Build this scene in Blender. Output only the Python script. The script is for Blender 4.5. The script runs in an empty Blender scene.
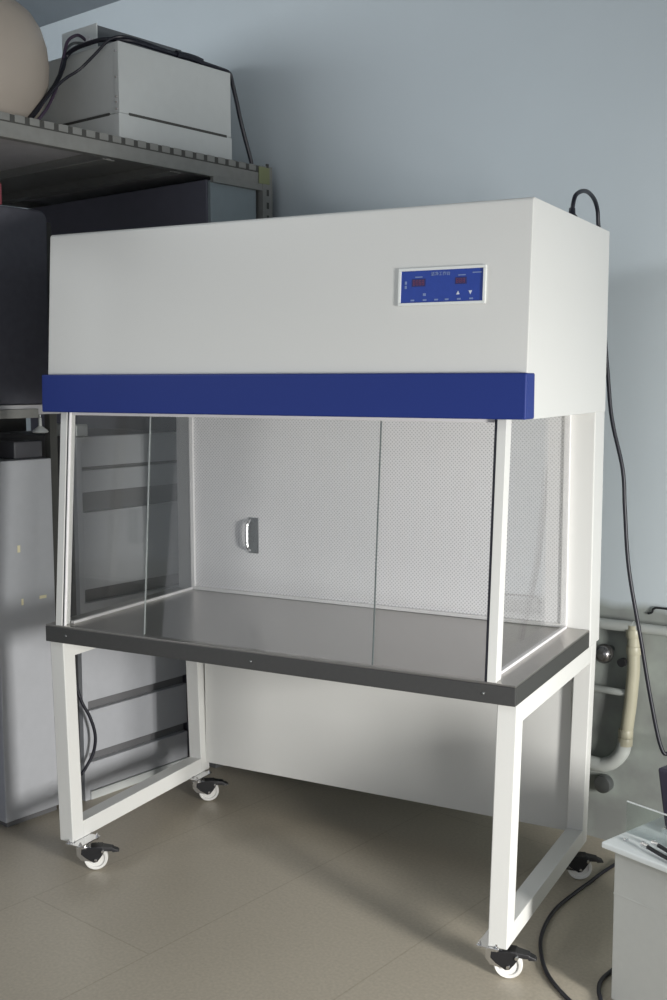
import bpy, bmesh, math, random
from mathutils import Vector, Matrix
random.seed(7)
SC = bpy.context.scene
COL = SC.collection
PI = math.pi
FLOOR = -0.022

# ------------------------------------------------------------------ materials
def mat(name, col, rough=0.5, metal=0.0, noise=0.0, nscale=40, bump=0.0, bscale=200, spec=0.5, coat=0.0):
    m = bpy.data.materials.new(name); m.use_nodes = True
    nt = m.node_tree; b = nt.nodes['Principled BSDF']
    b.inputs['Base Color'].default_value = (*col, 1)
    b.inputs['Roughness'].default_value = rough
    b.inputs['Metallic'].default_value = metal
    b.inputs['Specular IOR Level'].default_value = spec
    b.inputs['Coat Weight'].default_value = coat
    tc = nt.nodes.new('ShaderNodeTexCoord')
    if noise:
        n = nt.nodes.new('ShaderNodeTexNoise'); n.inputs['Scale'].default_value = nscale; n.inputs['Detail'].default_value = 5
        mx = nt.nodes.new('ShaderNodeMix'); mx.data_type = 'RGBA'
        mx.inputs[6].default_value = (*[c*(1-noise) for c in col], 1)
        mx.inputs[7].default_value = (*[min(1, c*(1+noise)) for c in col], 1)
        nt.links.new(tc.outputs['Object'], n.inputs['Vector'])
        nt.links.new(n.outputs['Fac'], mx.inputs[0]); nt.links.new(mx.outputs[2], b.inputs['Base Color'])
    if bump:
        n2 = nt.nodes.new('ShaderNodeTexNoise'); n2.inputs['Scale'].default_value = bscale; n2.inputs['Detail'].default_value = 3
        bp = nt.nodes.new('ShaderNodeBump'); bp.inputs['Strength'].default_value = bump; bp.inputs['Distance'].default_value = 0.002
        nt.links.new(tc.outputs['Object'], n2.inputs['Vector'])
        nt.links.new(n2.outputs['Fac'], bp.inputs['Height']); nt.links.new(bp.outputs['Normal'], b.inputs['Normal'])
    return m

M = {}
M['white'] = mat('white_powder_coat', (.72, .72, .695), .4, noise=.02, nscale=300, bump=.05, bscale=900)
M['blue'] = mat('blue_paint', (.016, .036, .21), .5, spec=.3, noise=.05, nscale=200)
M['steel'] = mat('brushed_steel', (.41, .39, .37), .3, .9, noise=.06, nscale=60)
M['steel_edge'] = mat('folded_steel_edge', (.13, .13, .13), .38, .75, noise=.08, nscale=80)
M['chrome'] = mat('chrome', (.75, .75, .76), .15, 1)
M['dull'] = mat('dull_metal', (.2, .21, .21), .35, .8, noise=.1, nscale=50)
M['alu'] = mat('aluminium_trim', (.84, .82, .82), .45, 0, noise=.03)
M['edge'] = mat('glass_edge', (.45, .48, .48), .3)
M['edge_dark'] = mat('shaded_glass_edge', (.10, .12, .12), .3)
M['seal'] = mat('black_seal', (.012, .012, .02), .5)
M['black'] = mat('black_plastic', (.012, .012, .014), .45)
M['wheel'] = mat('white_nylon', (.8, .79, .76), .35)
M['cord'] = mat('black_rubber_cable', (.008, .008, .016), .4)
M['cab'] = mat('grey_cabinet_paint', (.44, .45, .475), .35, noise=.05, nscale=30, bump=.05, bscale=300)
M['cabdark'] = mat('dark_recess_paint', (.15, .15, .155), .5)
M['tall'] = mat('blue_grey_sheet', (.30, .35, .37), .45, noise=.05, nscale=30)
M['tall_shade'] = mat('shade_toned_sheet', (.16, .16, .20), .5, noise=.08, nscale=20)  # shade under the rack shelf is painted into the cabinet body colour
M['rack'] = mat('rack_steel', (.25, .25, .235), .5, .1, noise=.15, nscale=35)
M['rack_bounce'] = mat('bounce_lit_underside', (.55, .54, .55), .6, 0, noise=.12, nscale=20)  # lightened colour carries the bounce light on the shelf underside
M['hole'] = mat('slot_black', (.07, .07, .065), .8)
M['device'] = mat('off_white_device', (.56, .58, .57), .42, noise=.04, nscale=30)
M['lightpaint'] = mat('bright_white_paint', (.8, .82, .8), .4)
M['device_grey'] = mat('device_grey_cover', (.13, .14, .15), .5)
M['beige'] = mat('beige_plastic', (.46, .40, .34), .42, noise=.05, nscale=10)
M['pvc'] = mat('yellowed_pipe', (.40, .38, .285), .4, noise=.15, nscale=12)
M['pvcg'] = mat('grey_painted_pipe', (.42, .44, .42), .5, noise=.1, nscale=12)
M['machine'] = mat('pale_machine_paint', (.52, .53, .51), .4, noise=.04, nscale=60, bump=.1, bscale=500)
M['machine_lid'] = mat('pale_machine_lid', (.78, .82, .82), .3, noise=.03)
M['dark_case'] = mat('dark_purple_case', (.03, .025, .05), .35)
M['dark_box'] = mat('dark_grey_case', (.085, .085, .105), .6, noise=.2, nscale=40)
M['tape'] = mat('yellowed_tape', (.80, .74, .5), .6)
M['red'] = mat('faded_red', (.25, .05, .06), .6)
M['dispblue'] = mat('display_blue', (.022, .06, .34), .3, noise=.1, nscale=120)
M['dispdark'] = mat('display_dark_window', (.03, .03, .14), .3)
M['dispred'] = mat('display_dim_red', (.20, .05, .10), .4)
M['print'] = mat('display_pale_print', (.20, .27, .50), .5)
M['printw'] = mat('display_white_print', (.65, .7, .8), .5)

def glass(name, tint, refl=1.0):
    m = bpy.data.materials.new(name); m.use_nodes = True; nt = m.node_tree; nt.nodes.clear()
    o = nt.nodes.new('ShaderNodeOutputMaterial'); mix = nt.nodes.new('ShaderNodeMixShader')
    t = nt.nodes.new('ShaderNodeBsdfTransparent'); t.inputs[0].default_value = (*tint, 1)
    g = nt.nodes.new('ShaderNodeBsdfGlossy'); g.inputs['Roughness'].default_value = .02
    f = nt.nodes.new('ShaderNodeFresnel'); f.inputs['IOR'].default_value = 1.45
    ma = nt.nodes.new('ShaderNodeMath'); ma.operation = 'MULTIPLY'; ma.inputs[1].default_value = refl
    ge = nt.nodes.new('ShaderNodeNewGeometry'); mr = nt.nodes.new('ShaderNodeMapRange')
    mr.inputs['To Min'].default_value = 1.45; mr.inputs['To Max'].default_value = 1/1.45
    nt.links.new(ge.outputs['Backfacing'], mr.inputs['Value']); nt.links.new(mr.outputs[0], f.inputs['IOR'])
    nt.links.new(f.outputs[0], ma.inputs[0]); nt.links.new(ma.outputs[0], mix.inputs[0])
    nt.links.new(t.outputs[0], mix.inputs[1]); nt.links.new(g.outputs[0], mix.inputs[2]); nt.links.new(mix.outputs[0], o.inputs[0])
    return m
M['glass'] = glass('clear_glass', (.982, .985, .982))
M['acrylic'] = glass('hazy_acrylic', (.93, .96, .955), 1.2)

def filter_mat():
    m = mat('perforated_sheet', (.7, .7, .71), .45)
    nt = m.node_tree; b = nt.nodes['Principled BSDF']
    tc = nt.nodes.new('ShaderNodeTexCoord'); sx = nt.nodes.new('ShaderNodeSeparateXYZ')
    nt.links.new(tc.outputs['Object'], sx.inputs[0])
    def math_(op, a, b_=None):
        n = nt.nodes.new('ShaderNodeMath'); n.operation = op
        for i, v in enumerate((a, b_)):
            if v is None: continue
            if isinstance(v, (int, float)): n.inputs[i].default_value = v
            else: nt.links.new(v, n.inputs[i])
        return n.outputs[0]
    k = 2*PI/.0115
    a = math_('SINE', math_('MULTIPLY', sx.outputs['X'], k)); c = math_('SINE', math_('MULTIPLY', sx.outputs['Z'], k))
    p = math_('MULTIPLY', a, c)
    mr = nt.nodes.new('ShaderNodeMapRange'); mr.inputs['From Min'].default_value = .15; mr.inputs['From Max'].default_value = .6
    nt.links.new(p, mr.inputs['Value'])
    mx = nt.nodes.new('ShaderNodeMix'); mx.data_type = 'RGBA'
    mx.inputs[6].default_value = (.86, .845, .86, 1); mx.inputs[7].default_value = (.58, .57, .59, 1)
    nt.links.new(mr.outputs[0], mx.inputs[0]); nt.links.new(mx.outputs[2], b.inputs['Base Color'])
    bp = nt.nodes.new('ShaderNodeBump'); bp.inputs['Strength'].default_value = .3; bp.inputs['Distance'].default_value = .002; bp.invert = True
    nt.links.new(mr.outputs[0], bp.inputs['Height']); nt.links.new(bp.outputs['Normal'], b.inputs['Normal'])
    return m
M['filter'] = filter_mat()

# ------------------------------------------------------------------ frame of the room (12 degrees to the bench)
A = math.radians(12); K = 1.0156
UU = Vector((math.cos(A), -math.sin(A), 0)); NN = Vector((math.sin(A), math.cos(A), 0))
W1 = Vector((-.3185, .2402, 0))
def F(u, s, z): return W1 + UU*(u*K) + NN*(s*K) + Vector((0, 0, z*K + FLOOR))
FM = Matrix(((UU.x*K, NN.x*K, 0, W1.x), (UU.y*K, NN.y*K, 0, W1.y), (0, 0, K, FLOOR), (0, 0, 0, 1)))
ROT_F = Matrix.Rotation(-A, 4, 'Z')

# ------------------------------------------------------------------ mesh helpers
def box(bm, x0, x1, y0, y1, z0, z1, T=None):
    v = [Vector((x, y, z)) for z in (z0, z1) for y in (y0, y1) for x in (x0, x1)]
    return hexa(bm, v, T)
def hexa(bm, v, T=None):
    vs = [bm.verts.new(T @ Vector(p) if T else Vector(p)) for p in v]
    for f in ((0, 2, 3, 1), (4, 5, 7, 6), (0, 1, 5, 4), (2, 6, 7, 3), (0, 4, 6, 2), (1, 3, 7, 5)):
        bm.faces.new([vs[i] for i in f])
    return vs
def prism(bm, poly, x0, x1, T=None):
    """poly in (y,z), extruded along x"""
    a = [bm.verts.new((T @ Vector((x0, p[0], p[1]))) if T else (x0, p[0], p[1])) for p in poly]
    b = [bm.verts.new((T @ Vector((x1, p[0], p[1]))) if T else (x1, p[0], p[1])) for p in poly]
    bm.faces.new(a); bm.faces.new(b[::-1]); n = len(poly)
    for i in range(n): bm.faces.new((a[i], b[i], b[(i+1) % n], a[(i+1) % n]))
def lathe(bm, prof, T=Matrix(), seg=40):
    """prof = [(r,z)] around local z"""
    rings = []
    for r, z in prof:
        if r < 1e-6: rings.append([bm.verts.new(T @ Vector((0, 0, z)))])
        else: rings.append([bm.verts.new(T @ Vector((r*math.cos(2*PI*i/seg), r*math.sin(2*PI*i/seg), z))) for i in range(seg)])
    for a, b in zip(rings, rings[1:]):
        for i in range(seg):
            j = (i+1) % seg
            if len(a) == 1 and len(b) > 1: bm.faces.new((a[0], b[i], b[j]))
            elif len(b) == 1 and len(a) > 1: bm.faces.new((a[i], b[0], a[j]))
            elif len(a) > 1: bm.faces.new((a[i], b[i], b[j], a[j]))
    for r in (rings[0], rings[-1]):
        if len(r) > 1: bm.faces.new(r)
def smooth_path(pts, n=8):
    P = [Vector(p) for p in pts]; out = []
    for i in range(len(P)-1):
        p0 = P[max(i-1, 0)]; p1 = P[i]; p2 = P[i+1]; p3 = P[min(i+2, len(P)-1)]
        for k in range(n):
            t = k/n
            out.append(.5*((2*p1)+(-p0+p2)*t+(2*p0-5*p1+4*p2-p3)*t*t+(-p0+3*p1-3*p2+p3)*t**3))
    out.append(P[-1]); return out
def tube(bm, pts, r, seg=12, smooth=8):
    P = smooth_path(pts, smooth) if smooth else [Vector(p) for p in pts]
    rings = []; up = Vector((0, 0, 1)); t0 = (P[1]-P[0]).normalized()
    if abs(t0.dot(up)) > .9: up = Vector((1, 0, 0))
    nrm = (up - t0*up.dot(t0)).normalized()
    for i, p in enumerate(P):
        t = (P[min(i+1, len(P)-1)]-P[max(i-1, 0)]).normalized()
        nrm = (nrm - t*nrm.dot(t)).normalized(); bi = t.cross(nrm)
        rr = r(i/(len(P)-1)) if callable(r) else r
        rings.append([bm.verts.new(p + (nrm*math.cos(2*PI*k/seg)+bi*math.sin(2*PI*k/seg))*rr) for k in range(seg)])
    for a, b in zip(rings, rings[1:]):
        for k in range(seg): bm.faces.new((a[k], b[k], b[(k+1) % seg], a[(k+1) % seg]))
    bm.faces.new(rings[0]); bm.faces.new(rings[-1][::-1])
def obj(name, bm, m, parent=None, bevel=0, seg=2, smooth=False, origin=None, label=None):
    bmesh.ops.recalc_face_normals(bm, faces=bm.faces)
    me = bpy.data.meshes.new(name)
    if origin is not None:
        o_ = Vector(origin)
        for v in bm.verts: v.co -= o_
    bm.to_mesh(me); bm.free(); me.materials.append(m)
    if smooth:
        for p in me.polygons: p.use_smooth = True
    o = bpy.data.objects.new(name, me); COL.objects.link(o)
    if origin is not None: o.location = origin
    if parent:
        o.parent = parent
        # children keep world coordinates
        mw = parent_world(parent)
        o.matrix_parent_inverse = mw.inverted()
    if bevel:
        b = o.modifiers.new('bevel', 'BEVEL'); b.width = bevel; b.segments = seg; b.limit_method = 'ANGLE'; b.angle_limit = math.radians(40)
        b.harden_normals = False
    if smooth:
        b = o.modifiers.new('edges', 'EDGE_SPLIT'); b.split_angle = math.radians(38)
    if label: o['label'] = label
    return o
def parent_world(o):
    m = Matrix.LocRotScale(o.location, o.rotation_euler, o.scale)
    if o.parent: m = parent_world(o.parent) @ o.matrix_parent_inverse @ m
    return m
def bx(name, x0, x1, y0, y1, z0, z1, m, parent=None, bevel=.002, T=None, **k):
    bm = bmesh.new(); box(bm, x0, x1, y0, y1, z0, z1, T); return obj(name, bm, m, parent, bevel, **k)
def thing(name, label, cat, loc, group=None):
    o = bpy.data.objects.new(name, None); COL.objects.link(o); o.location = loc; o.empty_display_size = .05
    o['label'] = label; o['category'] = cat
    if group: o['group'] = group
    return o
def tag(o, label, cat, group=None):
    o['label'] = label; o['category'] = cat
    if group: o['group'] = group
    return o
def struct(o): o['kind'] = 'structure'; return o

# ------------------------------------------------------------------ room
def floor_mat():
    m = mat('floor_tiles', (.30, .285, .25), .34, noise=0, spec=.45)
    nt = m.node_tree; b = nt.nodes['Principled BSDF']
    tc = nt.nodes.new('ShaderNodeTexCoord')
    n1 = nt.nodes.new('ShaderNodeTexNoise'); n1.inputs['Scale'].default_value = 2.2; n1.inputs['Detail'].default_value = 6
    n2 = nt.nodes.new('ShaderNodeTexNoise'); n2.inputs['Scale'].default_value = 120; n2.inputs['Detail'].default_value = 3
    nt.links.new(tc.outputs['Object'], n1.inputs['Vector']); nt.links.new(tc.outputs['Object'], n2.inputs['Vector'])
    c1 = nt.nodes.new('ShaderNodeMix'); c1.data_type = 'RGBA'
    c1.inputs[6].default_value = (.49, .435, .345, 1); c1.inputs[7].default_value = (.57, .51, .41, 1)
    nt.links.new(n1.outputs['Fac'], c1.inputs[0])
    c2 = nt.nodes.new('ShaderNodeMix'); c2.data_type = 'RGBA'; c2.blend_type = 'MULTIPLY'; c2.inputs[0].default_value = .35
    nt.links.new(c1.outputs[2], c2.inputs[6]); nt.links.new(n2.outputs['Fac'], c2.inputs[7])
    br = nt.nodes.new('ShaderNodeTexBrick'); br.offset = 0.5; br.inputs['Scale'].default_value = 1
    br.inputs['Mortar Size'].default_value = .0028; br.inputs['Mortar Smooth'].default_value = .3
    br.inputs['Brick Width'].default_value = 2.4; br.inputs['Row Height'].default_value = .48
    br.inputs['Color1'].default_value = (1, 1, 1, 1); br.inputs['Color2'].default_value = (.97, .97, .97, 1); br.inputs['Mortar'].default_value = (.80, .78, .76, 1)
    mp = nt.nodes.new('ShaderNodeMapping'); mp.inputs['Location'].default_value = (-.30, -.93, 0); mp.inputs['Rotation'].default_value = (0, 0, PI/2)
    nt.links.new(tc.outputs['Object'], mp.inputs['Vector']); nt.links.new(mp.outputs[0], br.inputs['Vector'])
    c3 = nt.nodes.new('ShaderNodeMix'); c3.data_type = 'RGBA'; c3.blend_type = 'MULTIPLY'; c3.inputs[0].default_value = .75
    nt.links.new(c2.outputs[2], c3.inputs[6]); nt.links.new(br.outputs['Color'], c3.inputs[7]); nt.links.new(c3.outputs[2], b.inputs['Base Color'])
    return m
def wall_mat():
    m = mat('pale_blue_plaster', (.42, .475, .50), .75, noise=0, bump=.15, bscale=60)
    nt = m.node_tree; b = nt.nodes['Principled BSDF']; tc = nt.nodes.new('ShaderNodeTexCoord')
    n1 = nt.nodes.new('ShaderNodeTexNoise'); n1.inputs['Scale'].default_value = 1.6; n1.inputs['Detail'].default_value = 5
    nt.links.new(tc.outputs['Object'], n1.inputs['Vector'])
    c1 = nt.nodes.new('ShaderNodeMix'); c1.data_type = 'RGBA'
    c1.inputs[6].default_value = (.52, .58, .61, 1); c1.inputs[7].default_value = (.60, .655, .69, 1)
    nt.links.new(n1.outputs['Fac'], c1.inputs[0])
    sz = nt.nodes.new('ShaderNodeSeparateXYZ'); nt.links.new(tc.outputs['Object'], sz.inputs[0])
    ad = nt.nodes.new('ShaderNodeMath'); ad.operation = 'MULTIPLY_ADD'; ad.inputs[1].default_value = .05
    n3 = nt.nodes.new('ShaderNodeTexNoise'); n3.inputs['Scale'].default_value = 7; n3.inputs['Detail'].default_value = 4
    nt.links.new(tc.outputs['Object'], n3.inputs['Vector']); nt.links.new(n3.outputs['Fac'], ad.inputs[0]); nt.links.new(sz.outputs['Z'], ad.inputs[2])
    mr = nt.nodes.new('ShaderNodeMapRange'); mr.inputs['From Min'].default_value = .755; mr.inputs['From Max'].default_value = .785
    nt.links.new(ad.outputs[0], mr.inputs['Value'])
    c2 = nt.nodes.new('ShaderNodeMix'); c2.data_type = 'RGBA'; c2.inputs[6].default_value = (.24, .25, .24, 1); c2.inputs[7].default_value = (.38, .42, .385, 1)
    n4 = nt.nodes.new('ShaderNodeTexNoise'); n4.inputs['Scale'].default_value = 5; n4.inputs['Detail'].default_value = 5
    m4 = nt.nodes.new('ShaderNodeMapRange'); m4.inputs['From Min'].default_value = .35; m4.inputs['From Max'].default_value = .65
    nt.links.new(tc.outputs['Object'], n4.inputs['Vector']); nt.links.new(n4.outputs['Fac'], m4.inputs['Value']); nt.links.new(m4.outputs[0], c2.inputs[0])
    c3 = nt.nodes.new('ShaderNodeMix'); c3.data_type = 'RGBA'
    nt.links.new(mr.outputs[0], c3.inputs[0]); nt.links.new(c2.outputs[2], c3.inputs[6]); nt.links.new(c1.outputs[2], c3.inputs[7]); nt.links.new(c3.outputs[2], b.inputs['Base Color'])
    return m
WS = 1.045            # back wall, s coordinate
CEIL = 2.93
fl = bx('floor', -1.62, 5.0, -5.0, WS+.12, -.1, 0, floor_mat(), bevel=0, T=Matrix()); 
fl.matrix_world = FM; struct(fl)
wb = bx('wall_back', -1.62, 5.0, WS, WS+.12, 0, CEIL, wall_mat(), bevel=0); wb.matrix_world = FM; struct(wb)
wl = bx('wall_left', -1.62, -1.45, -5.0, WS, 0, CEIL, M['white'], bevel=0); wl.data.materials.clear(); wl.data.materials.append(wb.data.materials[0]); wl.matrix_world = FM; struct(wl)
ce = bx('ceiling', -1.62, 5.0, -5.0, WS+.12, CEIL, CEIL+.1, mat('ceiling_paint', (.30, .33, .36), .8, noise=.03, nscale=3), bevel=0); ce.matrix_world = FM; struct(ce)

# ------------------------------------------------------------------ the laminar flow bench
HZ, T_ = .714, .0494          # worktop height, thickness
HB, BT = 1.317, 1.4224        # hood bottom, top of the blue band
bench = thing('laminar_flow_bench', 'large white laminar flow clean bench with a blue band, glass front and castors', 'clean bench', (.7, .36, FLOOR))
def leg(name, left, y0, y1):
    xo_t, xo_b = (.003, .019) if left else (1.400, 1.385)
    w = .0485 if left else -.0485
    bm = bmesh.new()
    v = []
    for z, xo in ((.07, xo_b), (HZ-T_, xo_t)):
        for y in (y0, y1):
            v += [(min(xo, xo+w), y, z), (max(xo, xo+w), y, z)]
    hexa(bm, v); return obj(name, bm, M['white'], bench, .0025)
def fx(left, z):   # outer x of the frame at height z
    t = (z-.07)/(HZ-T_-.07)
    return (.019+(.003-.019)*t) if left else (1.385+(1.400-1.385)*t)
for left in (True, False):
    leg('leg', left, .014, .063); leg('leg', left, .668, .717)
    w = .0485 if left else -.0485
    for nm, z0, z1 in (('bottom_rail', .0702, .119), ('top_rail', .615, HZ-T_-.0002)):
        bm = bmesh.new(); v = []
        for z in (z0, z1):
            xo = fx(left, z) + (.0004 if left else -.0004)
            for y in (.0625, .6685): v += [(min(xo, xo+w*.985), y, z), (max(xo, xo+w*.985), y, z)]
        hexa(bm, v); obj(nm, bm, M['white'], bench, .0015)
bx('rear_panel', .066, 1.337, .698, .706, .098, HZ-T_, M['white'], bench, .001)
# worktop: folded steel sheet with a turned-down edge
bx('worktop', 0, 1.4, .0015, .638, HZ-.006, HZ, M['steel'], bench, .002)
bm = bmesh.new()
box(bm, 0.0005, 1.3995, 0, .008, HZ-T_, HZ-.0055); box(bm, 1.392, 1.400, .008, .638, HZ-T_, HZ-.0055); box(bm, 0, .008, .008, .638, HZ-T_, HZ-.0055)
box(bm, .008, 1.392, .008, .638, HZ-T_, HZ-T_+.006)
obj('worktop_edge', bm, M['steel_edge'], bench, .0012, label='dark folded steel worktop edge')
for x in (.075, .69, 1.322):
    bm = bmesh.new(); lathe(bm, [(0, .003), (.0022, .0025), (.0035, .001), (.0036, 0)], Matrix.Translation((x, 0, HZ-.027)) @ Matrix.Rotation(PI/2, 4, 'X'), 12)
    obj('screw', bm, M['dull'], bench, smooth=True)
# rear body and filter
bx('rear_housing', .006, 1.402, .640, .738, HZ-T_+.0005, HB+.002, M['white'], bench, .003)
FXS, FXE = .080, 1.320
bx('filter_screen', FXS, FXE, .634, .6395, HZ+.0115, HB-.001, M['filter'], bench, 0, label='perforated silver diffuser screen')
bm = bmesh.new(); box(bm, .064, FXS, .626, .6398, HZ+.001, HB-.001); box(bm, FXE, 1.336, .626, .6398, HZ+.001, HB-.001); box(bm, FXS, FXE, .624, .6398, HZ+.001, HZ+.011)
obj('filter_trim', bm, M['alu'], bench, .0008)
hnd = bx('pull_handle', .292, .327, .629, .634, .852, .967, M['dull'], bench, .001, label='dull grey metal pull handle on the screen')
bm = bmesh.new(); tube(bm, [(.300, .630, .957), (.297, .616, .950), (.295, .613, .935), (.295, .613, .885), (.297, .616, .870), (.300, .630, .862)], .0055, 8, 4)
obj('grip', bm, M['chrome'], hnd, smooth=True)
# hood
def rnd(poly, idx, r, n=5):
    out = []
    for i, p in enumerate(poly):
        if i not in idx: out.append(p); continue
        p = Vector(p); a = Vector(poly[i-1]); b = Vector(poly[(i+1) % len(poly)])
        s = p + (a-p).normalized()*r; e = p + (b-p).normalized()*r
        for k in range(n+1):
            t = k/n; out.append(tuple((1-t)**2*s+2*t*(1-t)*p+t*t*e))
    return out
bm = bmesh.new()
prism(bm, rnd([(.0605, 1.811), (.035, BT), (.060, BT-.012), (.085, HB), (.738, HB), (.738, 1.811)], (0,), .010), .006, 1.4035)
obj('hood', bm, M['white'], bench, .0022)
bm = bmesh.new(); prism(bm, rnd([(.022, BT), (.019, HB+.001), (.0845, HB+.001), (.0845, BT), ], (), .005), -.0065, 1.4065)
obj('blue_band', bm, M['blue'], bench, .004, 3, label='dark blue band across the bottom of the hood')
# hood lower lip rail (pale line under the band)
bx('sash_head_rail', .06, 1.34, .062, .085, HB-.008, HB+.0012, M['alu'], bench, .001)
# display on the sloping face
p0 = Vector((0, .0605, 1.811)); p1 = Vector((0, .035, BT)); ev = (p0-p1).normalized(); en = Vector((1, 0, 0)).cross(ev)  # en points to the front
if en.y > 0: en = -en
def dT(x, z):  # matrix: local (a along x, b outward, c up)
    t = (z-p1.z)/(p0.z-p1.z); o = p1.lerp(p0, t); o.x = x
    return Matrix(((1, en.x, ev.x, o.x), (0, en.y, ev.y, o.y), (0, en.z, ev.z, o.z), (0, 0, 0, 1)))
D = dT(1.083, 1.579); DW, DH = .217, .087
bm = bmesh.new()
for a0, a1, c0, c1 in ((0, DW, 0, .0065), (0, DW, DH-.0065, DH), (0, .0065, .0065, DH-.0065), (DW-.0065, DW, .0065, DH-.0065)):
    box(bm, a0, a1, -.002, .0065, c0, c1, D)
bez = obj('display_bezel', bm, M['lightpaint'], bench, .001)
scr = bx('control_display', .0062, DW-.0062, -.001, .0025, .0062, DH-.0062, M['dispblue'], bench, 0, T=D, label='blue control display with pale print')
def dbox(name, a0, a1, c0, c1, m, h=.0032): return bx(name, a0, a1, .002, h, c0, c1, m, scr, 0, T=D)
dbox('readout_window', .034, .068, .044, .062, M['dispdark']); dbox('readout_window', .142, .170, .046, .062, M['dispdark'])
def segs(bm, a, c, w, h, pattern):
    t = w*.2
    S = {'a': (a, a+w, c+h-t, c+h), 'g': (a, a+w, c+h/2-t/2, c+h/2+t/2), 'd': (a, a+w, c, c+t), 'f': (a, a+t, c+h/2, c+h), 'b': (a+w-t, a+w, c+h/2, c+h), 'e': (a, a+t, c, c+h/2), 'c': (a+w-t, a+w, c, c+h/2)}
    for ch in pattern: q = S[ch]; box(bm, q[0], q[1], .003, .0037, q[2], q[3], D)
bm = bmesh.new()
for i in range(4): segs(bm, .037+i*.0075, .047, .0052, .012, 'abcdefg')
obj('digits', bm, M['dispred'], scr)
bm = bmesh.new()
for i in range(3): segs(bm, .145+i*.0078, .049, .0052, .010, 'abcdefg')
obj('digits', bm, M['dispred'], scr)
def textmesh(body, size, m, name, a, c, parent):
    cu = bpy.data.curves.new(name, 'FONT'); cu.body = body; cu.size = size; cu.extrude = .0003; cu.offset = .00012
    to = bpy.data.objects.new(name, cu); COL.objects.link(to)
    dg = bpy.context.evaluated_depsgraph_get(); me = bpy.data.meshes.new_from_object(to.evaluated_get(dg))
    bpy.data.objects.remove(to)
    R = Matrix(((1, 0, 0, a), (0, 0, 1, .0030), (0, 1, 0, c), (0, 0, 0, 1)))
    me.transform(D @ R)
    bm = bmesh.new(); bm.from_mesh(me); o = obj(name, bm, m, parent); return o
textmesh('洁净工作台', .0098, M['print'], 'title', .081, .0685, scr)
for a0, n_, c in ((.042, 4, .0648), (.149, 4, .0655), (.184, 5, .070)):
    dbox('label_print', a0, a0+n_*.0046, c, c+.0024, M['print'], .0035)
bm = bmesh.new()
bm.free()
for a0, a1, c0, c1 in [(a, a+.009, .0105, .0142) for a in (.032, .063, .092, .118, .148, .178)] + [(.063, .070, .022, .028), (.016, .021, .040, .047), (.016, .021, .050, .057)]:
    dbox('label_print', a0, a1, c0, c1, M['print'], .0035)
for a0, s in ((.150, 1), (.180, -1)):
    bm = bmesh.new(); cc = .0265
    vs = [(a0-.0042, cc-.004*s), (a0+.0042, cc-.004*s), (a0, cc+.0045*s)]
    f = [bm.verts.new(D @ Vector((a, .0028, c))) for a, c in vs]; g = [bm.verts.new(D @ Vector((a, .0036, c))) for a, c in vs]
    bm.faces.new(f); bm.faces.new(g[::-1])
    for i in range(3): bm.faces.new((f[i], g[i], g[(i+1) % 3], f[(i+1) % 3]))
    obj('arrow_button', bm, M['printw'], scr)
# sash posts (leaning back), seals, glass
YB, YT = .003, .050
def lean(name, x0, x1, d0, d1, m, zb=HZ, zt=HB, bev=.0008, parent=bench, **k):
    bm = bmesh.new(); v = []
    for z in (zb, zt):
        y = YB + (YT-YB)*(z-HZ)/(HB-HZ)
        for d in (d0, d1): v += [(x0, y+d, z), (x1, y+d, z)]
    hexa(bm, v); return obj(name, bm, m, parent, bev, **k)
lean('sash_post', .036, .0585, 0, .036, M['white']); lean('sash_seal', .0585, .0645, .004, .012, M['seal'])
lean('sash_post', .0645, .0690, .001, .009, M['alu'])
lean('sash_post', 1.3300, 1.3520, 0, .036, M['white']); lean('sash_seal', 1.3235, 1.3300, .001, .030, M['seal'])
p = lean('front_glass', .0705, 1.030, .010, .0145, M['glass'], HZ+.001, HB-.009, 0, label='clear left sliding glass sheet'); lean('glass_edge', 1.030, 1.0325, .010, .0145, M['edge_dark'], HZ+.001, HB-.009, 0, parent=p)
p = lean('front_glass', .3345, 1.323, .019, .0235, M['glass'], HZ+.001, HB-.009, 0, label='clear right sliding glass sheet'); lean('glass_edge', .3325, .3345, .019, .0235, M['edge'], HZ+.001, HB-.009, 0, parent=p)
for x in (.0665, 1.3335):
    bm = bmesh.new(); v = []
    for z, y in ((HZ+.006, YB+.037), (HB-.001, YT+.037)):
        for yy in (y, .625): v += [(x-.0025, yy, z), (x+.0025, yy, z)]
    hexa(bm, v); sg = obj('side_glass', bm, M['glass'], bench)
    bx('glass_channel', x-.006, x+.006, .040, .626, HZ, HZ+.008, M['alu'], sg, .001)

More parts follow.
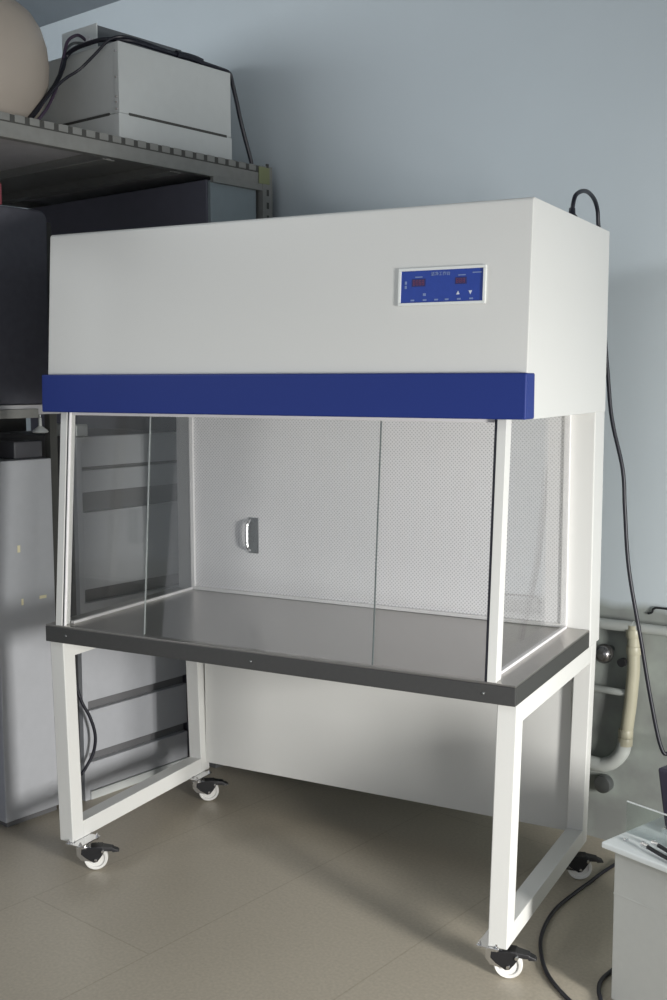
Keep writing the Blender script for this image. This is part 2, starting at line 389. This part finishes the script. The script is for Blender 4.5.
# castors --------------------------------------------------------
def caster(px, py, ang, first=None):
    T = Matrix.Translation((px, py, .070)) @ Matrix.Rotation(ang, 4, 'Z')
    if first is None:
        R = .035; H = .092
        bm = bmesh.new()   # fork: crown + two cheeks + swivel stem
        lathe(bm, [(0, 0), (.010, 0), (.017, -.004), (.017, -.012), (.020, -.013), (.020, -.018), (0, -.018)], Matrix.Translation((0, 0, -.004)), 24)
        for sy in (-1, 1):
            y0, y1 = (.0135, .0160) if sy > 0 else (-.0160, -.0135)
            prof = [(-.018, -.018), (.014, -.018), (.014, -.024), (-.002, -.030), (.000, -.042), (.036, -.052), (.040, -.060), (.032, -.064), (-.006, -.058), (-.016, -.044)]
            a = [bm.verts.new((x, y0, z)) for x, z in prof]; b = [bm.verts.new((x, y1, z)) for x, z in prof]
            bm.faces.new(a); bm.faces.new(b[::-1])
            for i in range(len(prof)): j = (i+1) % len(prof); bm.faces.new((a[i], b[i], b[j], a[j]))
        box(bm, -.018, .022, -.0150, .0150, -.0205, -.0175)
        box(bm, -.0185, -.0155, -.0150, .0150, -.044, -.0175)
        c = obj('castor', bm, M['chrome'], None, .0006)
        c.location = T.translation; c.rotation_euler = (0, 0, ang); c.parent = bench; c.matrix_parent_inverse = parent_world(bench).inverted()
        parts = []
        def sub(name, bm, m, bev=0, smooth=False):
            o = obj(name, bm, m, None, bev, smooth=smooth); o.parent = c; parts.append(o); return o
        Wt = Matrix.Translation((.036, 0, -.057)) @ Matrix.Rotation(PI/2, 4, 'X')
        bm = bmesh.new(); lathe(bm, [(0, -.008), (.010, -.009), (.011, -.006), (.024, -.006), (.026, -.0105), (.032, -.0115), (.0345, -.008), (.035, 0), (.0345, .008), (.032, .0115), (.026, .0105), (.024, .006), (.011, .006), (.010, .009), (0, .008)], Wt, 36)
        sub('wheel', bm, M['wheel'], smooth=True)
        bm = bmesh.new(); lathe(bm, [(0, -.0235), (.004, -.023), (.0055, -.0195), (.0055, .0195), (.004, .023), (0, .0235)], Wt, 12); sub('axle', bm, M['chrome'], smooth=True)
        bm = bmesh.new(); lathe(bm, [(0, -.025), (.004, -.0245), (.0058, -.0200), (.0058, .0200), (.004, .0245), (0, .025)], Matrix.Translation((.056, 0, -.032)) @ Matrix.Rotation(PI/2, 4, 'X'), 12); sub('pedal_nut', bm, M['chrome'], smooth=True)
        bm = bmesh.new()   # brake housing and pedal
        for sy in (-1, 1):
            y0, y1 = (.0165, .0195) if sy > 0 else (-.0195, -.0165)
            prof = [(-.004, -.0215), (.034, -.019), (.058, -.022), (.062, -.034), (.050, -.052), (.040, -.064), (.030, -.066), (.006, -.050), (-.006, -.038)]
            a = [bm.verts.new((x, y0, z)) for x, z in prof]; b = [bm.verts.new((x, y1, z)) for x, z in prof]
            bm.faces.new(a); bm.faces.new(b[::-1])
            for i in range(len(prof)): j = (i+1) % len(prof); bm.faces.new((a[i], b[i], b[j], a[j]))
        box(bm, -.004, .056, -.0170, .0170, -.0215, -.0185)
        hexa(bm, [(.045, -.019, -.032), (.092, -.011, -.038), (.045, .019, -.032), (.092, .011, -.038), (.040, -.019, -.018), (.086, -.012, -.026), (.040, .019, -.018), (.086, .012, -.026)])
        hexa(bm, [(.084, -.013, -.040), (.104, -.010, -.040), (.084, .013, -.040), (.104, .010, -.040), (.080, -.013, -.026), (.100, -.010, -.034), (.080, .013, -.026), (.100, .010, -.034)])
        sub('brake_pedal', bm, M['black'], .002)
        bm = bmesh.new(); Q = Matrix.Rotation(-ang, 4, 'Z')
        box(bm, -.028, .028, -.045, .045, -.0038, -.0003, Q); 
        sub('mounting_plate', bm, M['chrome'], .0006)
        for sx in (-1, 1):
            for sy in (-1, 1):
                bm = bmesh.new(); lathe(bm, [(0, .009), (.0025, .009), (.0028, .004), (.0048, .004), (.0048, -.0003), (.0048, -.008), (0, -.008)], Q @ Matrix.Translation((sx*.0215, sy*.037, 0)), 8)
                sub('bolt', bm, M['chrome'])
        return c, parts
    return None
LC = [(.076, .048, math.radians(36)), (1.338, .052, math.radians(15)), (.068, .645, math.radians(38)), (1.348, .646, math.radians(26))]
c0, parts0 = caster(*LC[0])
for px, py, ang in LC[1:]:
    c = c0.copy(); COL.objects.link(c); c.location = (px, py, .070); c.rotation_euler = (0, 0, ang)
    for q in parts0:
        d = q.copy(); COL.objects.link(d); d.parent = c
        if q.name.startswith(('mounting_plate', 'bolt')):
            d.matrix_parent_inverse = Matrix.Rotation(LC[0][2]-ang, 4, 'Z')

# power cord ------------------------------------------------------
bm = bmesh.new()
tube(bm, [(1.352, .545, 1.842), (1.354, .548, 1.866), (1.356, .562, 1.887), (1.36, .600, 1.902), (1.362, .655, 1.908), (1.363, .715, 1.899), (1.364, .752, 1.875), (1.364, .764, 1.84), (1.367, .768, 1.80), (1.378, .785, 1.60), (1.395, .79, 1.42), (1.410, .79, 1.292), (1.444, .79, 1.151), (1.453, .79, 1.038), (1.469, .79, .867), (1.508, .79, .668), (1.541, .79, .496), (1.576, .79, .355), (1.61, .80, .345), (1.75, .82, .36)], .0058, 10, 6)
cord = tag(obj('power_cord', bm, M['cord'], None, smooth=True), 'thin black power cord looping off the hood top and hanging beside the wall', 'cable')
bm = bmesh.new(); lathe(bm, [(.013, 0), (.014, .006), (.014, .020), (.009, .026), (.008, .040), (.006, .042)], Matrix.Translation((1.352, .545, 1.8112)), 16)
obj('plug', bm, M['cord'], cord, smooth=True)
# floor cable
bm = bmesh.new(); z = FLOOR+.0053
tube(bm, [(1.46, .82, z), (1.432, .72, z), (1.416, .64, z), (1.398, .56, z), (1.380, .465, z), (1.376, .39, z), (1.384, .30, z), (1.402, .225, z), (1.440, .135, z), (1.490, .065, z), (1.560, .000, z), (1.60, -.01, z), (1.605, .035, z), (1.585, .09, z), (1.578, .14, z), (1.590, .20, z), (1.62, .30, z)], .0052, 10, 6)
tag(obj('floor_cable', bm, M['cord'], None, smooth=True), 'thick black cable curving over the floor right of the bench', 'cable')

# ------------------------------------------------------------------ machine at the right edge
Am = math.radians(23)
MT = Matrix.Translation((1.616, .0615, FLOOR)) @ Matrix.Rotation(-Am, 4, 'Z') @ Matrix.Scale(K, 4)
mach = thing('control_cabinet', 'pale grey sheet metal cabinet cut off by the right edge of the photo', 'machine', MT @ Vector((.28, .17, 0)))
bx('body', 0.004, .56, 0, .34, .012, .366, M['machine'], mach, .003, T=MT)
bx('lid', -.019, .58, -.018, .36, .366, .380, M['machine_lid'], mach, .003, T=MT)
bx('seam', 0.0035, .5605, -.0006, .3405, .262, .2645, M['machine'], mach, 0, T=MT)
for x, y in ((.03, .03), (.53, .03), (.03, .31), (.53, .31)):
    bm = bmesh.new(); lathe(bm, [(.014, 0), (.016, .003), (.016, .012)], MT @ Matrix.Translation((x, y, 0)), 16); obj('foot', bm, M['lightpaint'], mach)
bx('splash_guard', -.016, .57, .068, .071, .380, .452, M['acrylic'], mach, 0, T=MT, label='upright hazy clear guard plate')
bm = bmesh.new()
box(bm, -.016, .57, .0675, .0715, .452, .454, MT); obj('guard_rim', bm, M['machine_lid'], mach)
bm = bmesh.new(); lathe(bm, [(.006, 0), (.006, .003), (.003, .004)], MT @ Matrix.Translation((.012, .030, .380)), 12); obj('screw', bm, M['chrome'], mach, smooth=True)
for i, (x, y) in enumerate(((.072, .020), (.082, .045))):
    bm = bmesh.new(); tube(bm, [MT @ Vector((x, y, .390)), MT @ Vector((x+.05, y-.012, .388)), MT @ Vector((x+.14, y-.03, .388))], .0045, 8, 3)
    o = tag(obj('tool_handle', bm, M['black'], None, smooth=True), ('nearer' if i == 0 else 'farther')+' of two thin black rods with a chrome tip on the pale cabinet', 'tool')
    bm = bmesh.new(); tube(bm, [MT @ Vector((x-.012, y+.003, .390)), MT @ Vector((x-.004, y+.001, .390)), MT @ Vector((x+.006, y-.001, .390))], .0062, 10, 2)
    obj('tip', bm, M['chrome'], o, smooth=True)
bm = bmesh.new()
vs = [(.043, .13, .392), (.30, .13, .392), (.043, .25, .392), (.30, .25, .392), (.019, .13, .528), (.30, .13, .528), (.019, .25, .528), (.30, .25, .530)]
hexa(bm, [MT @ Vector(v) for v in vs])
dk = tag(obj('dark_instrument', bm, M['dark_case'], None, .006), 'dark purple-black instrument standing on the pale cabinet at the right edge', 'instrument')
bx('base_rim', .040, .305, .125, .255, .380, .393, M['chrome'], dk, .002, T=MT)

# ------------------------------------------------------------------ pipes on the back wall
def W(u, z, d=.03): return F(u, WS-d, z)
kk = 1.0
pp = thing('wall_pipe', 'beige plastic water pipe on the back wall right of the bench', 'pipe', F(1.57, WS-.03, .45))
US = 1.0
bm = bmesh.new(); tube(bm, [W(1.30, .679), W(1.50, .681), W(1.574, .684)], .017, 16, 0); obj('cross_pipe', bm, M['pvcg'], pp, smooth=True)
bm = bmesh.new(); tube(bm, [W(1.574, .684), W(1.75, .687), W(2.1, .69)], .015, 16, 0); obj('cross_pipe', bm, M['pvcg'], pp, smooth=True)
bm = bmesh.new(); tube(bm, [W(1.574, .69), W(1.577, .55), W(1.570, .45), W(1.557, .34)], .0195, 16, 0); dn = obj('down_pipe', bm, M['pvc'], pp, smooth=True)
bm = bmesh.new(); tube(bm, [W(1.557, .345), W(1.550, .305), W(1.528, .272), W(1.50, .252), W(1.46, .245), W(1.30, .25)], .022, 16, 6); obj('elbow', bm, M['pvcg'], pp, smooth=True)
bm = bmesh.new(); tube(bm, [W(1.35, .476), W(1.574, .482)], .011, 12, 0); obj('branch_pipe', bm, M['pvcg'], pp, smooth=True)
for u, z in ((1.574, .665), (1.576, .615), (1.558, .360), (1.557, .335)):
    bm = bmesh.new(); tube(bm, [W(u, z-.012), W(u, z+.012)], .0225, 16, 0); obj('coupling', bm, M['pvc'], pp, .001, smooth=True)
bm = bmesh.new(); tube(bm, [W(1.552, .579, .045), W(1.552, .579, .062)], .013, 16, 0); obj('plug_cap', bm, M['black'], pp, smooth=True)
bm = bmesh.new(); tube(bm, [W(1.490, .600, 0.0), W(1.490, .600, .03)], .012, 12, 0); 
dm = tag(obj('ball_valve', bm, M['dull'], None, smooth=True), 'round shiny dark metal ball valve on the wall left of the pipe', 'valve')
bm = bmesh.new()
c_ = W(1.489, .594, .045); lathe(bm, [(.0001, -.030)]+[(.030*math.sin(PI*i/12), -.030*math.cos(PI*i/12)) for i in range(1, 12)]+[(.0001, .030)], Matrix.Translation(c_), 24)
obj('ball', bm, mat('dark_chrome', (.28, .27, .27), .22, .9), dm, smooth=True)
bm = bmesh.new(); tube(bm, [W(1.485, .183, 0), W(1.485, .183, .03)], .027, 24, 0)
tag(obj('drain_cover', bm, M['dull'], None, .003, smooth=True), 'dark round pipe stub low on the back wall behind the bench', 'pipe stub')
bm = bmesh.new(); tube(bm, [W(1.605, .724, .004), W(1.618, .730, .006), W(1.625, .742, .006), W(1.66, .746, .006), W(1.9, .750, .004)], .0032, 8, 5)
tag(obj('wall_wire', bm, M['black'], None, smooth=True), 'short thin dark wire on the back wall above the pipe', 'wire')

# ------------------------------------------------------------------ left furniture: cabinets
def fb(name, u0, u1, s0, s1, z0, z1, m, parent=None, bevel=.002, **k):
    return bx(name, u0, u1, s0, s1, z0, z1, m, parent, bevel, T=FM, **k)
ca = thing('side_cabinet', 'plain grey metal cabinet with scraps of tape, left of the bench', 'cabinet', F(-.25, .02, 0))
fb('body', -.50, -.0, -.082, .128, .02, 1.160, M['cab'], ca, .003)
fb('plinth', -.49, -.012, -.07, .118, 0, .021, M['cabdark'], ca, .001)
for s, z, a, b in ((-.008, .873, .010, .022), (.0, .705, .008, .020), (.068, .715, .026, .010)):
    fb('tape_scrap', .0003, .0012, s, s+a, z, z+b, M['tape'], ca, 0)
cb = thing('drawer_cabinet', 'wide grey cabinet with long horizontal drawer fronts behind the glass side of the bench', 'cabinet', F(-.25, .46, 0))
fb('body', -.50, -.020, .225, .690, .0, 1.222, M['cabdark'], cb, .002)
fb('side_stile', -.0205, .001, .225, .246, .0, 1.222, M['cab'], cb, .001)
for z0, z1 in ((1.124, 1.222), (1.040, 1.112), (.717, .974), (.338, .672), (.160, .306), (.030, .128)):
    d = fb('drawer_front', -.0200, .0, .2465, .690, z0, z1, M['cab'], cb, .0015)
    if z1-z0 > .09: fb('finger_rail', -.006, .0035, .26, .680, z1-.006, z1-.0005, M['cab'], d, .0008)
fb('plinth_strip', -.018, .006, .2465, .690, .0, .028, M['device'], cb, .001)
tag(fb('small_box', -.16, -.01, .235, .283, 1.223, 1.262, M['device'], None, .003), 'small pale box on top of the wide drawer cabinet', 'box')
bm = bmesh.new(); tube(bm, [F(.012, .172, .62), F(.02, .178, .45), F(.03, .196, .36), F(.04, .222, .30), F(.045, .238, .235), F(.04, .232, .175), F(.03, .205, .125), F(.02, .185, .09), F(.02, .178, .006)], .0055, 10, 6)
tag(obj('hanging_cable', bm, M['cord'], None, smooth=True), 'black cable looping between the grey cabinets behind the left leg', 'cable')
# tall cabinet
ct = thing('tall_cabinet', 'tall blue-grey sheet metal cabinet standing under the right end of the rack', 'cabinet', F(-.2, .83, 0))
fb('body', -.94, .118, .712, .945, .04, 2.088, M['tall_shade'], ct, .003)
fb('door', .1182, .134, .716, .940, .08, 2.084, M['tall'], ct, .002, label='lighter blue-grey door')
fb('plinth', -.92, .11, .725, .935, 0, .041, M['cabdark'], ct, .001)

# rack -----------------------------------------------------------
rk = thing('storage_rack', 'grey slotted steel storage rack with a deep top shelf along the left', 'rack', F(-.25, .0, 0))
S0, S1 = -.95, 1.005
fb('shelf_deck', -.95, .135, S0, S1, 2.122, 2.135, M['rack_bounce'], rk, .001)
bmm = bmesh.new()
box(bmm, .135, .150, S0, S1, 2.098, 2.160, FM); box(bmm, .120, .150, S0, S1, 2.094, 2.099, FM)
fbm = obj('front_beam', bmm, M['rack'], rk, .0015)
bmm = bmesh.new(); box(bmm, -.95, -.935, S0, S1, 2.095, 2.160, FM); obj('rear_beam', bmm, M['rack'], rk, .001)
bmm = bmesh.new()   # raised ribs along the beam (light ribs between dark slots)
s = S0+.02; i = 0
while s < S1-.05:
    box(bmm, .1485, .1525, s, s+.034, 2.141, 2.162, FM); s += .0505
rb = obj('beam_ribs', bmm, M['rack'], fbm, .002)
bmm = bmesh.new(); box(bmm, .1496, .1503, S0+.01, S1-.01, 2.137, 2.1605, FM)
obj('slot_strip', bmm, M['hole'], fbm)
for s in (-.62, -.18, .282, .56):
    bmm = bmesh.new(); box(bmm, -.935, .12, s, s+.016, 2.092, 2.122, FM); box(bmm, -.935, .12, s-.015, s+.031, 2.090, 2.093, FM)
    obj('cross_rib', bmm, M['rack'], rk, .001)
fb('under_panel', -.935, .12, .30, .53, 2.112, 2.119, M['rack'], rk, .001)
for u0, s0 in ((.110, .955), (-.95, .955), (-.95, S0), (.110, S0)):
    bmm = bmesh.new(); uo = u0+.04 if u0 > 0 else u0
    box(bmm, min(u0, u0+.042), u0+.042, s0, s0+.0035, 0, 2.163, FM)
    pu = (u0+.0385, u0+.042) if u0 > 0 else (u0, u0+.0035)
    box(bmm, pu[0]+.0015, pu[1]+.0015, s0, s0+.05, 0, 2.163, FM)
    po = obj('post', bmm, M['rack'], rk, .0005)
    if u0 > 0 and s0 > 0:
        z = 1.70
        while z < 2.15: fb('slot', u0+.0400, u0+.0440, s0+.019, s0+.031, z, z+.022, M['hole'], po, 0); z += .045
fb('corner_plate', .1515, .1545, .935, .990, 2.10, 2.158, mat('brass_tinted_plate', (.28, .30, .16), .5, .3), rk, .001)
fb('mid_shelf', -.60, .0, S0, .175, 1.300, 1.330, M['rack_bounce'], rk, .001)
fb('mid_beam', .0, .012, S0, .078, 1.290, 1.318, M['rack'], rk, .001, label='pale lip of the middle shelf')
fb('dark_gap_post', -.06, -.032, .150, .178, 0, 1.90, M['hole'], rk, .001)  # black colour stands in for the dark gap between the cabinets
fb('beam_plate', .136, .1515, .712, .985, 2.076, 2.0975, M['rack'], rk, .001)
fb('added_dark_sheet', -.96, -.952, S0, .70, 0, 2.09, M['hole'], rk, 0)  # sheet added to darken the gap under the middle shelf
# dark case on the middle shelf (rounded corner)
bm = bmesh.new(); poly = [(-.75, 1.331), (.136, 1.331), (.145, 1.93), (-.75, 1.93)]
poly = rnd([Vector(p) for p in poly], (2,), .035, 6)
a = [bm.verts.new(FM @ Vector((-.45, p[0], p[1]))) for p in poly]; b = [bm.verts.new(FM @ Vector((-.005, p[0], p[1]))) for p in poly]
bm.faces.new(a); bm.faces.new(b[::-1])
for i in range(len(poly)): j = (i+1) % len(poly); bm.faces.new((a[i], b[i], b[j], a[j]))
tag(obj('dark_case', bm, M['dark_box'], None, .008), 'big dark case with a rounded corner on the shadowed middle shelf', 'case')
tag(fb('red_package', -.3, -.02, -.20, -.005, 1.932, 2.0, M['red'], None, .006), 'faded red package on top of the big dark case', 'package')
# things in the gap between shelf and cabinet
bm = bmesh.new(); lathe(bm, [(.002, .050), (.005, .048), (.006, .022), (.022, .010), (.026, .003), (.022, .0)], Matrix.Translation(F(-.03, .112, 1.240)), 24)
lp = tag(obj('hanging_lamp', bm, M['device'], None, smooth=True), 'small whitish cone lamp hanging under the middle shelf', 'lamp')
bm = bmesh.new(); tube(bm, [F(-.03, .112, 1.286), F(-.03, .112, 1.299)], .003, 6, 0); obj('stem', bm, M['dull'], lp)
tag(fb('grey_bin', -.4, -.04, .020, .125, 1.1605, 1.215, mat('grey_bin_plastic', (.07, .07, .08), .5, noise=.1), None, .004), 'low dark grey bin on the plain cabinet', 'bin')
tag(fb('pale_carton', -.3, -.03, -.20, -.055, 1.163, 1.225, M['device'], None, .003), 'pale carton beside the plain cabinet at the left edge', 'carton')
cc = fb('left_unit', -.5, -.06, -.60, -.086, 0, 1.162, mat('dark_blue_grey_paint', (.08, .09, .13), .5, noise=.1), None, .003)
tag(cc, 'dark blue-grey unit just left of the plain grey cabinet', 'cabinet')

# ------------------------------------------------------------------ things on the rack's top shelf
TS = 2.163
bxr = thing('white_equipment_box', 'large off-white metal equipment box with dark side slots on the top shelf', 'equipment box', F(-.13, .60, 2.136))
fb('case', -.38, .100, .354, .853, 2.250, 2.470, M['device'], bxr, .004)
fb('base_tray', -.382, .1015, .352, .855, 2.137, 2.2495, M['device'], bxr, .003)
fb('side_slot', .098, .1022, .392, .828, 2.246, 2.2545, M['hole'], bxr, 0)
fb('side_slot', -.30, .053, .3512, .356, 2.246, 2.2545, M['hole'], bxr, 0)
fb('corner_flange', .080, .1012, .3525, .3545, 2.25, 2.468, M['device'], bxr, .0008)
for z in (2.262, 2.283, 2.300, 2.36, 2.44):
    bm = bmesh.new(); lathe(bm, [(.004, 0), (.003, .0015), (.0001, .002)], FM @ Matrix.Translation((.088, .3520, z)) @ Matrix.Rotation(PI/2, 4, 'X'), 8); obj('rivet', bm, M['chrome'], bxr)
sb = thing('small_instrument', 'small instrument with a bright white end face on the white equipment box', 'instrument', F(-.18, .60, 2.471))
fb('cover', -.268, -.090, .424, .80, 2.4712, 2.570, M['device_grey'], sb, .003)
fb('end_panel', -.272, -.086, .419, .4238, 2.4712, 2.574, M['lightpaint'], sb, .0015, label='bright white end panel')
bm = bmesh.new(); lathe(bm, [(.014, 0), (.014, .016), (.008, .020)], FM @ Matrix.Translation((-.12, .4188, 2.520)) @ Matrix.Rotation(PI/2, 4, 'X'), 14); obj('socket', bm, M['alu'], sb, smooth=True)
# cable bundle: thick black one over the box, thinner ones to the socket
cbm = thing('cable_bundle', 'bundle of dark cables draped over the white equipment box', 'cable', F(.09, .25, 2.2))
def strand(name, pts, r, m=M['cord']):
    bm = bmesh.new(); tube(bm, [F(*p) for p in pts], r, 8, 6); return obj(name, bm, m, cbm, smooth=True)
strand('main_strand', [(-.045, .08, 2.172), (-.060, .12, 2.200), (-.071, .15, 2.234), (-.072, .20, 2.292), (-.089, .25, 2.344), (-.112, .30, 2.411), (-.140, .333, 2.455), (-.105, .343, 2.478), (-.009, .352, 2.486), (.042, .37, 2.486), (.085, .42, 2.484), (.09, .52, 2.482), (.088, .60, 2.482), (.088, .66, 2.482), (.088, .70, 2.479)], .0075)
strand('over_strand', [(-.055, .11, 2.19), (-.066, .16, 2.24), (-.060, .20, 2.295), (-.045, .25, 2.352), (-.025, .30, 2.392), (.015, .33, 2.437), (.053, .355, 2.478), (.080, .39, 2.492), (.085, .46, 2.492), (.086, .56, 2.487), (.088, .66, 2.486)], .005)
strand('plug_joint', [(.088, .61, 2.484), (.088, .65, 2.486), (.088, .69, 2.486), (.088, .725, 2.482)], lambda t: .013)
strand('main_strand', [(.088, .72, 2.481), (.088, .80, 2.478), (.092, .853, 2.470), (.095, .868, 2.43), (.098, .885, 2.37), (.100, .905, 2.30), (.103, .945, 2.19), (.103, .95, 2.168)], .0075)
strand('socket_lead', [(-.12, .402, 2.520), (-.135, .38, 2.535), (-.149, .35, 2.512), (-.140, .325, 2.455), (-.128, .30, 2.401), (-.085, .25, 2.330), (-.062, .19, 2.25), (-.05, .12, 2.18)], .0052, mat('purple_cable', (.06, .04, .07), .4))
strand('grey_lead', [(-.13, .400, 2.512), (-.15, .368, 2.508), (-.155, .338, 2.47), (-.135, .315, 2.42)], .0045, M['dull'])
# the drum
bm = bmesh.new()
prof = [(0, 2.136), (.21, 2.136), (.232, 2.16), (.258, 2.20), (.280, 2.245), (.303, 2.29), (.316, 2.34), (.320, 2.40), (.314, 2.455), (.299, 2.505), (.274, 2.545), (.236, 2.575), (.185, 2.598), (.11, 2.612), (.04, 2.617), (0, 2.618)]
lathe(bm, prof, FM @ Matrix.Translation((-.30, -.012, 0)), 64)
dr = tag(obj('beige_drum', bm, M['beige'], None, smooth=True), 'large rounded beige drum on the top shelf, upper left corner', 'drum')

# ------------------------------------------------------------------ light
def area(name, loc, target, sx, sy, power, col, spread=180):
    l = bpy.data.lights.new(name, 'AREA'); l.shape = 'RECTANGLE'; l.size = sx; l.size_y = sy; l.energy = power; l.color = col; l.spread = math.radians(spread)
    o = bpy.data.objects.new(name, l); COL.objects.link(o); o.location = loc
    o.rotation_euler = (Vector(target)-Vector(loc)).to_track_quat('-Z', 'Y').to_euler(); return o
area('doorway_daylight', (4.4, -1.40, .88), (1.2, .15, .12), .5, .85, 41, (1, .985, .95), 86)
area('high_window_daylight', (-1.55, -1.35, 2.66), (.6, .9, 1.9), 1.1, .4, 33, (.94, .98, 1))
w = bpy.data.worlds.new('world'); SC.world = w; w.use_nodes = True
bg = w.node_tree.nodes['Background']; bg.inputs[0].default_value = (.90, .94, 1, 1); bg.inputs[1].default_value = .66

# ------------------------------------------------------------------ camera
cam = bpy.data.cameras.new('camera'); co = bpy.data.objects.new('camera', cam); COL.objects.link(co)
yaw, pit, roll = .4856, -.1094, -.0019
Fw = Vector((-math.sin(yaw)*math.cos(pit), math.cos(yaw)*math.cos(pit), math.sin(pit)))
R0 = Vector((math.cos(yaw), math.sin(yaw), 0)); U0 = R0.cross(Fw)
R = R0*math.cos(roll)+U0*math.sin(roll); U = -R0*math.sin(roll)+U0*math.cos(roll)
co.matrix_world = Matrix(((R.x, U.x, -Fw.x, 2.1875), (R.y, U.y, -Fw.y, -2.3779), (R.z, U.z, -Fw.z, 1.4122), (0, 0, 0, 1)))
cam.sensor_fit = 'VERTICAL'; cam.sensor_height = 36; cam.lens = 1112.9*36/1000; cam.clip_start = .05
SC.camera = co
vs_ = SC.view_settings; vs_.view_transform = 'Standard'; vs_.look = 'None'; vs_.exposure = 0; vs_.gamma = 1; vs_.use_curve_mapping = False
